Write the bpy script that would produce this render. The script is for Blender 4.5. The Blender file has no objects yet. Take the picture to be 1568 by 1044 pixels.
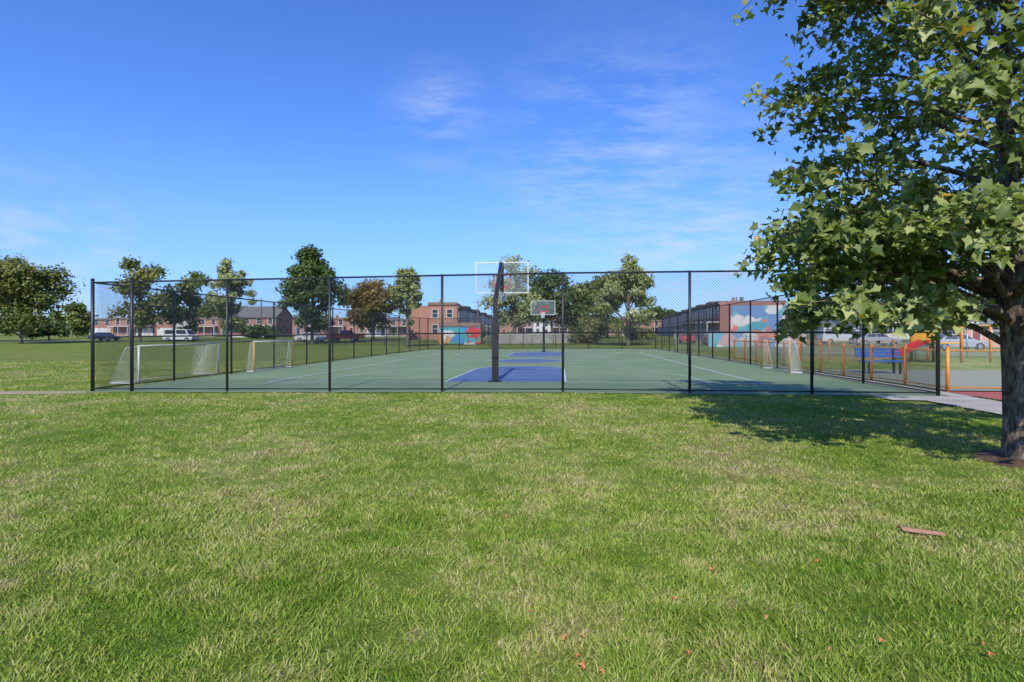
import bpy, math, random
import numpy as np
from mathutils import Vector, Matrix
random.seed(3); rng=np.random.default_rng(5)
S=bpy.context.scene
F=784.0; HZ=510.0; CH=1.5
TT=0.0944; TH=math.atan(TT); CT=math.cos(TH); ST=math.sin(TH)
def uv2w(u,v): return (u*CT+v*ST, -u*ST+v*CT)
def w2uv(x,y): return (x*CT-y*ST, x*ST+y*CT)
def gz(u,v): return 0.0095*min(max(u,-16),0)+0.012*min(max(v-52,0),58)
def gw(x,y): return gz(*w2uv(x,y))
def PX(px,Y): return (px-784)*Y/F
def PZ(py,Y): return CH+(HZ-py)*Y/F

# ---------- materials ----------
def newmat(name):
    m=bpy.data.materials.new(name); m.use_nodes=True
    nt=m.node_tree; nt.nodes.clear()
    o=nt.nodes.new('ShaderNodeOutputMaterial')
    return m,nt,o
def N(nt,t,**k):
    n=nt.nodes.new(t)
    for a,b in k.items(): setattr(n,a,b)
    return n
def ramp(nt,stops,src):
    r=N(nt,'ShaderNodeValToRGB'); e=r.color_ramp.elements
    while len(e)<len(stops): e.new(0.5)
    for i,(p,c) in enumerate(stops):
        e[i].position=p; e[i].color=(*c,1) if len(c)==3 else c
    nt.links.new(src,r.inputs[0]); return r.outputs[0]
def noise(nt,scale,detail=4,vec=None,rough=0.55,out='Fac'):
    n=N(nt,'ShaderNodeTexNoise'); n.inputs['Scale'].default_value=scale; n.inputs['Detail'].default_value=detail; n.inputs['Roughness'].default_value=rough
    if vec is not None: nt.links.new(vec,n.inputs['Vector'])
    return n.outputs[out]
def objco(nt): return N(nt,'ShaderNodeTexCoord').outputs['Object']
def mixc(nt,f,a,b,bt='MIX'):
    m=N(nt,'ShaderNodeMix',data_type='RGBA',blend_type=bt)
    for s,val in ((0,f),(6,a),(7,b)):
        if isinstance(val,(int,float)): m.inputs[s].default_value=val
        elif isinstance(val,tuple): m.inputs[s].default_value=(*val,1)
        else: nt.links.new(val,m.inputs[s])
    return m.outputs[2]
def math_(nt,op,a,b=0.0,c=None):
    m=N(nt,'ShaderNodeMath',operation=op)
    for i,val in enumerate((a,b,c)):
        if val is None: continue
        if isinstance(val,(int,float)): m.inputs[i].default_value=val
        else: nt.links.new(val,m.inputs[i])
    return m.outputs[0]
def basic(name,c,c2=None,scale=3.0,rough=0.7,metal=0.0,bump=0.0,bscale=40):
    m,nt,o=newmat(name); b=N(nt,'ShaderNodeBsdfPrincipled'); nt.links.new(b.outputs[0],o.inputs[0])
    b.inputs['Roughness'].default_value=rough; b.inputs['Metallic'].default_value=metal
    co=objco(nt)
    if c2 is None: c2=tuple(x*0.8 for x in c)
    f=noise(nt,scale,5,co)
    nt.links.new(ramp(nt,[(0.35,c),(0.65,c2)],f),b.inputs['Base Color'])
    if bump>0:
        bp=N(nt,'ShaderNodeBump'); bp.inputs['Strength'].default_value=bump; bp.inputs['Distance'].default_value=0.02
        nt.links.new(noise(nt,bscale,4,co),bp.inputs['Height']); nt.links.new(bp.outputs[0],b.inputs['Normal'])
    return m
def brickmat(name,c1,c2,mortar=(0.45,0.42,0.38)):
    m,nt,o=newmat(name); b=N(nt,'ShaderNodeBsdfPrincipled'); nt.links.new(b.outputs[0],o.inputs[0]); b.inputs['Roughness'].default_value=0.85
    co=objco(nt)
    sep=N(nt,'ShaderNodeSeparateXYZ'); nt.links.new(co,sep.inputs[0])
    cmb=N(nt,'ShaderNodeCombineXYZ'); nt.links.new(math_(nt,'ADD',sep.outputs[0],sep.outputs[1]),cmb.inputs[0]); nt.links.new(sep.outputs[2],cmb.inputs[1])
    br=N(nt,'ShaderNodeTexBrick'); nt.links.new(cmb.outputs[0],br.inputs['Vector'])
    br.inputs['Color1'].default_value=(*c1,1); br.inputs['Color2'].default_value=(*c2,1); br.inputs['Mortar'].default_value=(*mortar,1)
    br.inputs['Scale'].default_value=1; br.inputs['Brick Width'].default_value=0.22; br.inputs['Row Height'].default_value=0.075; br.inputs['Mortar Size'].default_value=0.008
    c=mixc(nt,math_(nt,'MULTIPLY',noise(nt,0.8,5,co),0.5),br.outputs[0],tuple(x*0.5 for x in c1))
    nt.links.new(c,b.inputs['Base Color']); return m
def leafmat(name,stops,trans=0.35):
    m,nt,o=newmat(name)
    a=N(nt,'ShaderNodeAttribute',attribute_name='rnd')
    c=ramp(nt,stops,a.outputs['Fac'])
    d=N(nt,'ShaderNodeBsdfPrincipled'); d.inputs['Roughness'].default_value=0.45; d.inputs['Specular IOR Level'].default_value=0.35
    t=N(nt,'ShaderNodeBsdfTranslucent'); mx=N(nt,'ShaderNodeMixShader'); mx.inputs[0].default_value=trans
    nt.links.new(c,d.inputs['Base Color'])
    nt.links.new(mixc(nt,1.0,c,(1.05,1.15,0.45),'MULTIPLY'),t.inputs[0])
    nt.links.new(d.outputs[0],mx.inputs[1]); nt.links.new(t.outputs[0],mx.inputs[2]); nt.links.new(mx.outputs[0],o.inputs[0])
    return m
def meshmat(name,col,period,frac,rough=0.5):
    m,nt,o=newmat(name)
    uvn=N(nt,'ShaderNodeUVMap',uv_map='UVMap'); sp=N(nt,'ShaderNodeSeparateXYZ'); nt.links.new(uvn.outputs[0],sp.inputs[0])
    a=math_(nt,'ADD',sp.outputs[0],sp.outputs[1]); s=math_(nt,'SUBTRACT',sp.outputs[0],sp.outputs[1])
    fa=math_(nt,'LESS_THAN',math_(nt,'FRACT',math_(nt,'DIVIDE',a,period)),frac)
    fb=math_(nt,'LESS_THAN',math_(nt,'FRACT',math_(nt,'DIVIDE',s,period)),frac)
    al=math_(nt,'MAXIMUM',fa,fb)
    b=N(nt,'ShaderNodeBsdfPrincipled'); b.inputs['Base Color'].default_value=(*col,1); b.inputs['Roughness'].default_value=rough
    t=N(nt,'ShaderNodeBsdfTransparent'); mx=N(nt,'ShaderNodeMixShader')
    nt.links.new(al,mx.inputs[0]); nt.links.new(t.outputs[0],mx.inputs[1]); nt.links.new(b.outputs[0],mx.inputs[2]); nt.links.new(mx.outputs[0],o.inputs[0])
    return m

# ---------- mesh helpers ----------
class MB:
    def __init__(s): s.v=[]; s.f=[]; s.m=[]; s.uv=[]
    def face(s,pts,m=0,uv=None):
        i=len(s.v); s.v+= [tuple(p) for p in pts]; s.f.append(tuple(range(i,i+len(pts)))); s.m.append(m)
        s.uv+= uv if uv else [(0,0)]*len(pts)
    def box(s,a,b,m=0):
        x0,y0,z0=a; x1,y1,z1=b
        P=[(x0,y0,z0),(x1,y0,z0),(x1,y1,z0),(x0,y1,z0),(x0,y0,z1),(x1,y0,z1),(x1,y1,z1),(x0,y1,z1)]
        for q in ((0,3,2,1),(4,5,6,7),(0,1,5,4),(1,2,6,5),(2,3,7,6),(3,0,4,7)): s.face([P[k] for k in q],m)
    def tube(s,pts,rs,n=8,m=0,cap=True):
        pts=[Vector(p) for p in pts]; rings=[]; base=len(s.v)
        up=Vector((0.13,0.31,0.94))
        for i,p in enumerate(pts):
            d=(pts[min(i+1,len(pts)-1)]-pts[max(i-1,0)]).normalized()
            ref=up if abs(d.dot(up))<0.9 else Vector((1,0,0))
            a=d.cross(ref).normalized(); b=d.cross(a).normalized()
            r=rs[i] if isinstance(rs,(list,tuple)) else rs
            for k in range(n):
                t=2*math.pi*k/n; s.v.append(tuple(p+a*math.cos(t)*r+b*math.sin(t)*r))
        for i in range(len(pts)-1):
            for k in range(n):
                a0=base+i*n+k; a1=base+i*n+(k+1)%n
                s.f.append((a0,a1,a1+n,a0+n)); s.m.append(m); s.uv+=[(0,0)]*4
        if cap:
            s.f.append(tuple(base+k for k in range(n))[::-1]); s.m.append(m); s.uv+=[(0,0)]*n
            e=base+(len(pts)-1)*n; s.f.append(tuple(e+k for k in range(n))); s.m.append(m); s.uv+=[(0,0)]*n
    def prism(s,prof,y0,y1,m=0,inset=None):
        n=len(prof); ins=inset or [0]*n
        A=[(x,y0+ins[i],z) for i,(x,z) in enumerate(prof)]; B=[(x,y1-ins[i],z) for i,(x,z) in enumerate(prof)]
        s.face(A,m); s.face(B[::-1],m)
        for i in range(n):
            j=(i+1)%n; s.face([A[j],A[i],B[i],B[j]],m)
    def obj(s,name,mats,parent=None,smooth=False,bevel=0):
        me=bpy.data.meshes.new(name); me.from_pydata(s.v,[],s.f)
        for m in mats: me.materials.append(m)
        me.polygons.foreach_set('material_index',s.m)
        if any(u!=(0,0) for u in s.uv):
            l=me.uv_layers.new(name='UVMap'); l.data.foreach_set('uv',[c for u in s.uv for c in u])
        if smooth: me.polygons.foreach_set('use_smooth',[True]*len(s.f))
        me.update(); o=bpy.data.objects.new(name,me); S.collection.objects.link(o)
        if parent: o.parent=parent
        if bevel:
            b=o.modifiers.new('bev','BEVEL'); b.width=bevel; b.segments=2; b.limit_method='ANGLE'
        return o
def empty(name,loc=(0,0,0),rz=0.0):
    e=bpy.data.objects.new(name,None); e.location=loc; e.rotation_euler=(0,0,rz); e.empty_display_size=0.3
    S.collection.objects.link(e); return e
def npmesh(name,V,Fc,mat,rnd=None,parent=None,smooth=False):
    me=bpy.data.meshes.new(name); nv=len(V); nf,k=Fc.shape
    me.vertices.add(nv); me.vertices.foreach_set('co',V.astype(np.float32).ravel())
    me.loops.add(nf*k); me.loops.foreach_set('vertex_index',Fc.astype(np.int32).ravel())
    me.polygons.add(nf); me.polygons.foreach_set('loop_start',np.arange(0,nf*k,k,dtype=np.int32))
    if rnd is not None:
        a=me.attributes.new('rnd','FLOAT','POINT'); a.data.foreach_set('value',rnd.astype(np.float32))
    me.materials.append(mat); me.update(calc_edges=True)
    if smooth: me.polygons.foreach_set('use_smooth',np.ones(nf,dtype=bool))
    o=bpy.data.objects.new(name,me); S.collection.objects.link(o)
    if parent: o.parent=parent
    return o

# ---------- world / sun / camera ----------
EL=math.radians(41); sdx,sdy=0.10,1.0
L=math.hypot(sdx,sdy); ldir=Vector((sdx/L*math.cos(EL),sdy/L*math.cos(EL),-math.sin(EL)))
sun=bpy.data.lights.new('sun','SUN'); sun.energy=5.0; sun.angle=math.radians(0.5); sun.color=(1,0.95,0.84)
so=bpy.data.objects.new('sun',sun); so.rotation_euler=ldir.to_track_quat('-Z','Y').to_euler(); so.location=(0,-5,20); S.collection.objects.link(so)
w=bpy.data.worlds.new('World'); S.world=w; w.use_nodes=True; nt=w.node_tree; nt.nodes.clear()
o=N(nt,'ShaderNodeOutputWorld'); bg=N(nt,'ShaderNodeBackground'); nt.links.new(bg.outputs[0],o.inputs[0]); bg.inputs[1].default_value=0.122
sk=N(nt,'ShaderNodeTexSky',sky_type='NISHITA'); sk.sun_disc=False; sk.sun_elevation=EL; sk.sun_rotation=math.atan2(-sdx,-sdy)
sk.altitude=50; sk.air_density=1.0; sk.dust_density=0.3; sk.ozone_density=2.0
skyc=mixc(nt,1.0,sk.outputs[0],(0.68,1.10,1.95),'MULTIPLY')
gen=N(nt,'ShaderNodeTexCoord').outputs['Generated']
nrm=N(nt,'ShaderNodeVectorMath',operation='NORMALIZE'); nt.links.new(gen,nrm.inputs[0])
sp=N(nt,'ShaderNodeSeparateXYZ'); nt.links.new(nrm.outputs[0],sp.inputs[0])
zz=math_(nt,'ADD',math_(nt,'MAXIMUM',sp.outputs[2],0.0),0.12)
cm=N(nt,'ShaderNodeCombineXYZ'); nt.links.new(math_(nt,'DIVIDE',sp.outputs[0],zz),cm.inputs[0]); nt.links.new(math_(nt,'DIVIDE',sp.outputs[1],zz),cm.inputs[1])
mp=N(nt,'ShaderNodeMapping'); nt.links.new(cm.outputs[0],mp.inputs[0]); mp.inputs['Rotation'].default_value=(0,0,0.9); mp.inputs['Scale'].default_value=(0.9,2.0,1)
def blob(dv,r0,r1):
    d=Vector(dv).normalized(); vm=N(nt,'ShaderNodeVectorMath',operation='DISTANCE'); nt.links.new(nrm.outputs[0],vm.inputs[0]); vm.inputs[1].default_value=d
    mr=N(nt,'ShaderNodeMapRange',interpolation_type='SMOOTHSTEP'); nt.links.new(vm.outputs['Value'],mr.inputs[0])
    mr.inputs[1].default_value=r0; mr.inputs[2].default_value=r1; mr.inputs[3].default_value=1; mr.inputs[4].default_value=0
    return mr.outputs[0]
cir=ramp(nt,[(0.44,(0,0,0)),(0.72,(1,1,1))],noise(nt,2.3,12,mp.outputs[0],0.72))
msk=math_(nt,'MAXIMUM',blob((0.20,1,0.30),0.04,0.34),math_(nt,'MAXIMUM',blob((0.42,1,0.16),0.04,0.32),math_(nt,'MULTIPLY',blob((-0.14,1,0.42),0.0,0.14),0.9)))
c1=math_(nt,'MULTIPLY',math_(nt,'MULTIPLY',cir,msk),0.6)
mp2=N(nt,'ShaderNodeMapping'); nt.links.new(nrm.outputs[0],mp2.inputs[0]); mp2.inputs['Scale'].default_value=(1,1,3.2)
cu=ramp(nt,[(0.46,(0,0,0)),(0.62,(1,1,1))],noise(nt,7.5,9,mp2.outputs[0],0.6))
m2=math_(nt,'MAXIMUM',blob((-0.93,1,0.13),0.02,0.17),blob((0.33,1,0.12),0.02,0.2))
c2=math_(nt,'MULTIPLY',math_(nt,'MULTIPLY',cu,m2),0.5)
cf=math_(nt,'MINIMUM',math_(nt,'ADD',c1,c2),0.85)
hz=N(nt,'ShaderNodeMapRange',interpolation_type='SMOOTHSTEP'); nt.links.new(sp.outputs[2],hz.inputs[0]); hz.inputs[1].default_value=-0.02; hz.inputs[2].default_value=0.36; hz.inputs[3].default_value=0.55; hz.inputs[4].default_value=0
skh=mixc(nt,hz.outputs[0],skyc,(2.6,4.1,7.5))
nt.links.new(mixc(nt,cf,skh,(5.2,6.0,7.6)),bg.inputs[0])
S.view_settings.view_transform='Standard'; S.view_settings.look='None'; S.view_settings.exposure=0
cam=bpy.data.cameras.new('camera'); cam.lens=18; cam.sensor_width=36; cam.shift_y=-12/1568; cam.clip_end=6000; cam.clip_start=0.05
co_=bpy.data.objects.new('camera',cam); co_.location=(0,0,CH); co_.rotation_euler=(math.pi/2,0,0); S.collection.objects.link(co_); S.camera=co_

# ---------- ground ----------
def grasscol(nt,co):
    n1=noise(nt,0.55,6,co,0.68); n2=noise(nt,3.2,6,co,0.7); n3=noise(nt,0.16,3,co,0.5)
    f=math_(nt,'ADD',math_(nt,'ADD',math_(nt,'MULTIPLY',n1,0.5),math_(nt,'MULTIPLY',n2,0.3)),math_(nt,'MULTIPLY',n3,0.2))
    return f
gm,nt,o=newmat('lawn_ground'); b=N(nt,'ShaderNodeBsdfPrincipled'); nt.links.new(b.outputs[0],o.inputs[0]); b.inputs['Roughness'].default_value=0.95; b.inputs['Specular IOR Level'].default_value=0.1
co=objco(nt); f=grasscol(nt,co)
c=ramp(nt,[(0.40,(0.11,0.18,0.02)),(0.48,(0.18,0.245,0.035)),(0.55,(0.26,0.26,0.07)),(0.62,(0.31,0.25,0.12))],f)
c=mixc(nt,math_(nt,'MULTIPLY',noise(nt,55,4,co),0.6),c,(0.05,0.06,0.018))
nt.links.new(c,b.inputs['Base Color'])
bp=N(nt,'ShaderNodeBump'); bp.inputs['Strength'].default_value=0.8; bp.inputs['Distance'].default_value=0.03; nt.links.new(noise(nt,45,4,co),bp.inputs['Height']); nt.links.new(bp.outputs[0],b.inputs['Normal'])
us=[-3000,-600,-150,-60,-30,-16,-8,0,8,20,50,150,600,3000]; vs=[-400,-60,-10,0,10,25,52,80,110,200,600,1500,4000]
mb=MB()
for i in range(len(us)-1):
    for j in range(len(vs)-1):
        P=[]
        for (u,v) in ((us[i],vs[j]),(us[i+1],vs[j]),(us[i+1],vs[j+1]),(us[i],vs[j+1])):
            x,y=uv2w(u,v); P.append((x,y,gz(u,v)))
        mb.face(P)
mb.obj('ground',[gm])

def sheet(mb,u0,u1,v0,v1,dz,m=0):
    cuts=[u0]+[c for c in (-16,0) if u0<c<u1]+[u1]
    vc=[v0]+[c for c in (52,110) if v0<c<v1]+[v1]
    for i in range(len(cuts)-1):
        for j in range(len(vc)-1):
            mb.face([(*uv2w(u,v),gz(u,v)+dz) for u,v in ((cuts[i],vc[j]),(cuts[i+1],vc[j]),(cuts[i+1],vc[j+1]),(cuts[i],vc[j+1]))],m)
courtm=basic('court_green',(0.155,0.235,0.11),(0.205,0.28,0.145),0.45,0.9,bump=0.15,bscale=120)
bluem=basic('court_blue',(0.075,0.13,0.27),(0.095,0.155,0.30),1.0,0.85)
linem=basic('court_line',(0.75,0.76,0.74),(0.6,0.62,0.6),4,0.6)
UL,UR,VN,VF=-12.87,8.89,13.0,49.0
mb=MB(); sheet(mb,UL-0.12,UR+0.15,VN-0.15,VF+0.15,0.02)
court=mb.obj('basketball_court',[courtm])
CU=-1.7; B0,B1=15.5,39.9
mb=MB(); sheet(mb,CU-1.83,CU+1.83,B0,B0+5.8,0.026); sheet(mb,CU-1.83,CU+1.83,B1-5.8,B1,0.026)
def disc(mb,cu,cv,r,dz,a0=0,a1=360,n=40):
    for k in range(n):
        t0=math.radians(a0+(a1-a0)*k/n); t1=math.radians(a0+(a1-a0)*(k+1)/n)
        mb.face([(*uv2w(u,v),gz(u,v)+dz) for u,v in ((cu,cv),(cu+r*math.cos(t0),cv+r*math.sin(t0)),(cu+r*math.cos(t1),cv+r*math.sin(t1)))])
disc(mb,CU,B0+5.8,1.83,0.026,0,180); disc(mb,CU,B1-5.8,1.83,0.026,180,360); disc(mb,CU,(B0+B1)/2,1.83,0.026)
mb.obj('painted_keys',[bluem],court)
mb=MB(); dz=0.032
def ln(u0,u1,v0,v1): sheet(mb,u0,u1,v0,v1,dz)
def arc(cu,cv,r,a0,a1,n=48,w=0.05):
    for k in range(n):
        t0=math.radians(a0+(a1-a0)*k/n); t1=math.radians(a0+(a1-a0)*(k+1)/n)
        mb.face([(*uv2w(u,v),gz(u,v)+dz) for u,v in ((cu+r*math.cos(t0),cv+r*math.sin(t0)),(cu+(r+w)*math.cos(t0),cv+(r+w)*math.sin(t0)),(cu+(r+w)*math.cos(t1),cv+(r+w)*math.sin(t1)),(cu+r*math.cos(t1),cv+r*math.sin(t1)))])
H=7.62
ln(CU-H,CU-H+.07,B0+.06,B1-.06); ln(CU+H-.07,CU+H,B0+.06,B1-.06)
ln(CU-H,CU+H,B0,B0+.06); ln(CU-H,CU+H,B1-.06,B1); MV=(B0+B1)/2
ln(CU-H+.07,CU-1.83,MV-.03,MV+.03); ln(CU+1.88,CU+H-.07,MV-.03,MV+.03)
for s0,s1 in ((B0+.06,B0+5.8),(B1-5.8,B1-.06)):
    ln(CU-1.88,CU-1.83,s0,s1); ln(CU+1.83,CU+1.88,s0,s1)
ln(CU-1.88,CU+1.88,B0+5.8,B0+5.85); ln(CU-1.88,CU+1.88,B1-5.85,B1-5.8)
arc(CU,B0+5.85,1.83,2,178); arc(CU,B1-5.85,1.83,182,358); arc(CU,MV,1.83,1,359)
arc(CU,B0+1.6,6.02,1,179); arc(CU,B1-1.6,6.02,181,359)
for sgn in (-1,1):
    c=CU+sgn*6.045; ln(c-.025,c+.025,B0+.06,B0+1.6); ln(c-.025,c+.025,B1-1.6,B1-.06)
mb.obj('painted_lines',[linem],court)

concm=basic('path_concrete',(0.40,0.37,0.31),(0.31,0.28,0.23),1.5,0.9,bump=0.2)
mb=MB()
v=-6.0
while v<11.2:
    sheet(mb,7.95,9.45,v,v+1.48,0.03); v+=1.5
sheet(mb,7.3,9.45,v,12.82,0.03)
v=12.84
while v<49: sheet(mb,UR+.17,9.6,v,v+1.48,0.03); v+=1.5
mb.obj('footpath',[concm])
redm=basic('rubber_red',(0.36,0.085,0.06),(0.29,0.07,0.05),2,0.9)
mb=MB(); sheet(mb,9.65,34,11.6,13.9,0.03); mb.obj('rubber_track',[redm])
turf=basic('playground_surface',(0.2,0.22,0.13),(0.25,0.24,0.16),1,0.9)
mb=MB(); sheet(mb,9.9,34,14.1,22,0.03); mb.obj('playground_surface',[turf])

dirt=basic('dirt',(0.36,0.29,0.17),(0.28,0.22,0.12),3,0.95,bump=0.5)
def irregular(name,cx,cy,rx,ry,mat,dz,n=48,seed=1,bump=0):
    r=random.Random(seed); ph=[r.uniform(0,6.28) for _ in range(4)]
    ring=[]
    for k in range(n):
        t=2*math.pi*k/n; q=1+0.12*math.sin(2*t+ph[0])+0.1*math.sin(5*t+ph[1])+0.07*math.sin(9*t+ph[2])
        ring.append((cx+rx*q*math.cos(t),cy+ry*q*math.sin(t)))
    mb=MB(); c=(cx,cy,gw(cx,cy)+dz+bump)
    for k in range(n):
        a=ring[k]; b=ring[(k+1)%n]; mb.face([c,(*a,gw(*a)+dz),(*b,gw(*b)+dz)])
    return mb.obj(name,[mat])
irregular('dirt_patch',-14.4,14.0,3.6,0.42,dirt,0.012,seed=4)
mulch=basic('mulch',(0.13,0.065,0.035),(0.07,0.04,0.025),18,0.95,bump=1.0,bscale=50)
TX,TY=6.0,6.03
irregular('mulch_bed',TX+.1,TY,0.62,0.5,mulch,0.006,seed=2,bump=0.07)

# ---------- lawn blades ----------
grassm,nt,o=newmat('grass_blade')
co=objco(nt); f=grasscol(nt,co)
at=N(nt,'ShaderNodeAttribute',attribute_name='rnd').outputs['Fac']
f2=math_(nt,'ADD',f,math_(nt,'MULTIPLY',math_(nt,'SUBTRACT',at,0.5),0.16))
c=ramp(nt,[(0.38,(0.13,0.24,0.015)),(0.45,(0.24,0.35,0.035)),(0.51,(0.38,0.42,0.085)),(0.57,(0.53,0.48,0.19)),(0.64,(0.64,0.50,0.31))],f2)
d=N(nt,'ShaderNodeBsdfPrincipled'); d.inputs['Roughness'].default_value=0.55; d.inputs['Specular IOR Level'].default_value=0.2
t=N(nt,'ShaderNodeBsdfTranslucent'); mx=N(nt,'ShaderNodeMixShader'); mx.inputs[0].default_value=0.28
nt.links.new(c,d.inputs['Base Color']); nt.links.new(c,t.inputs[0]); nt.links.new(d.outputs[0],mx.inputs[1]); nt.links.new(t.outputs[0],mx.inputs[2]); nt.links.new(mx.outputs[0],o.inputs[0])
def scatter(y0,y1,rho):
    out=[]; ys=np.linspace(y0,y1,60)
    for a,b in zip(ys[:-1],ys[1:]):
        m=(a+b)/2; W=1.12*m+1.0; n=int(rho(m)*2*W*(b-a))
        out.append(np.column_stack([rng.uniform(-W,W,n),rng.uniform(a,b,n)]))
    P=np.concatenate(out)
    u=P[:,0]*CT-P[:,1]*ST; v=P[:,0]*ST+P[:,1]*CT
    bad=((u>UL-.14)&(u<9.6)&(v>VN-.17))|((u>7.93)&(u<9.47)&(v<13))|((u>7.28)&(u<9.47)&(v>11.1)&(v<13))|((u>9.63)&(v>11.58)&(v<22))
    bad|=((P[:,0]-TX-.1)/.58)**2+((P[:,1]-TY)/.46)**2<1
    bad|=(((P[:,0]+14.4)/3.5)**2+((P[:,1]-14.0)/.4)**2<1)&(rng.random(len(P))<.85)
    P_=P[~bad]; u=u[~bad]
    x,y=P_[:,0],P_[:,1]
    th=np.sin(x*1.3+2*np.sin(y*.7))*np.sin(y*1.1+1.5*np.sin(x*.9))+.6*np.sin(x*4.1+1.7*np.sin(y*3.3))*np.sin(y*4.7+x)
    keep=rng.random(len(P_))<np.clip(1.05-.5*np.maximum(th-.1,0),.35,1)
    P_=P_[keep]; u=u[keep]
    return P_,0.0095*np.clip(u,-16,0)
def blades(P,z,two):
    n=len(P); D=np.maximum(P[:,1],1.5); x,y=P[:,0],P[:,1]
    wd=0.0026*np.maximum(1,D/3)**0.85*rng.uniform(.6,1.4,n)
    h=rng.uniform(.012,.040,n)*(1+0.35*np.sin(x*2.1+np.sin(y*1.7))*np.sin(y*2.7+x)+.3*np.sin(x*7.3+y*3)*np.sin(y*8.1-x*2))
    az=rng.uniform(0,2*np.pi,n); lean=rng.uniform(.2,1.6,n)*h
    ld=2.5*np.sin(x*5+2*np.sin(y*4))+2.5*np.sin(y*6+x*2)+rng.normal(0,1.5,n)
    wx,wy=np.cos(az)*wd,np.sin(az)*wd
    lx,ly=np.cos(ld)*lean,np.sin(ld)*lean
    B=np.column_stack([P,z]); r=rng.random(n)
    def off(x,y,zz): return B+np.column_stack([x,y,zz])
    a=off(-wx,-wy,0*h); b=off(wx,wy,0*h); t=off(lx,ly,h)
    if two:
        c=off(lx*.35-wx*.8,ly*.35-wy*.8,h*.6); d=off(lx*.35+wx*.8,ly*.35+wy*.8,h*.6)
        V=np.stack([a,b,c,d,t],1).reshape(-1,3); k=np.arange(n)[:,None]*5
        Fc=np.concatenate([k+[0,1,2],k+[1,3,2],k+[2,3,4]]); return V,Fc,np.repeat(r,5)
    V=np.stack([a,b,t],1).reshape(-1,3); k=np.arange(n)[:,None]*3
    return V,k+np.array([0,1,2]),np.repeat(r,3)
P,z=scatter(1.0,5.0,lambda y:9500*min(1,(2.8/y)**1.2)); V1,F1,R1=blades(P,z,True)
P,z=scatter(5.0,30.0,lambda y:8500*(2.8/y)**1.75); V2,F2,R2=blades(P,z,False)
npmesh('lawn_grass',np.concatenate([V1,V2]),np.concatenate([F1,F2+len(V1)]),grassm,np.concatenate([R1,R2]))

# ---------- fence ----------
blackm=basic('black_steel',(0.012,0.012,0.013),(0.02,0.02,0.02),5,0.45)
linkm=meshmat('black_chain_link',(0.012,0.012,0.013),0.0707,0.095)
FH=3.05
fence=empty('chain_link_fence',(0,0,0),-TH)
posts=MB(); rails=MB(); links=MB()
def run(pts,term=(),skip=()):
    for i,(u,v) in enumerate(pts):
        if i in skip: continue
        g=gz(u,v); r=0.045 if i in term else 0.034
        posts.tube([(u,v,g-.1),(u,v,g+FH+(.05 if i in term else .0))],r,10)
        if i in term: posts.tube([(u,v,g+FH+.05),(u,v,g+FH+.09)],[r*1.15,r*.5],10)
    s=0
    for a,b in zip(pts[:-1],pts[1:]):
        ga,gb=gz(*a),gz(*b)
        for hh,rr in ((FH-.03,.024),(1.52,.02),(.09,.018)):
            rails.tube([(a[0],a[1],ga+hh),(b[0],b[1],gb+hh)],rr,8)
        l=math.dist(a,b); dx,dy=(b[1]-a[1])/l*.03,-(b[0]-a[0])/l*.03
        links.face([(a[0]+dx,a[1]+dy,ga+.04),(b[0]+dx,b[1]+dy,gb+.04),(b[0]+dx,b[1]+dy,gb+FH),(a[0]+dx,a[1]+dy,ga+FH)],0,[(s,.04),(s+l,.04),(s+l,FH),(s,FH)])
        s+=l
run([(u,VN) for u in (UL,-11.7,-8.93,-6.06,-3.04,.065,3.18,6.05,UR)],(0,1,8))
run([(UL,VN+.1)]+[(UL,VN+3.0*k) for k in range(1,13)],(12,),(0,))
run([(UR,VN+.1)]+[(UR,VN+3.0*k) for k in range(1,13)],(12,),(0,))
run([(UL+.06,VF)]+[(UL+(UR-UL)*k/7,VF) for k in range(1,7)]+[(UR-.06,VF)],(),(0,7))
posts.obj('posts',[blackm],fence,True); rails.obj('rails',[blackm],fence,True); links.obj('mesh',[linkm],fence)

# ---------- hoops ----------
whitem=basic('white_paint',(0.72,0.72,0.72),(0.66,0.66,0.66),3,0.4)
orangem=basic('orange_paint',(0.66,0.25,0.04),(0.58,0.21,0.035),4,0.45)
redpaint=basic('red_paint',(0.55,0.03,0.03),(0.5,0.03,0.03),4,0.4)
glassm,nt,o=newmat('backboard_glass'); t=N(nt,'ShaderNodeBsdfTransparent'); t.inputs[0].default_value=(0.95,0.97,0.98,1); g=N(nt,'ShaderNodeBsdfPrincipled'); g.inputs['Base Color'].default_value=(0.6,0.66,0.72,1); g.inputs['Roughness'].default_value=0.1
mx=N(nt,'ShaderNodeMixShader'); mx.inputs[0].default_value=0.08; nt.links.new(t.outputs[0],mx.inputs[1]); nt.links.new(g.outputs[0],mx.inputs[2]); nt.links.new(mx.outputs[0],o.inputs[0])
netm=meshmat('net_cord',(0.8,0.8,0.78),0.09,0.16)
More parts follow.
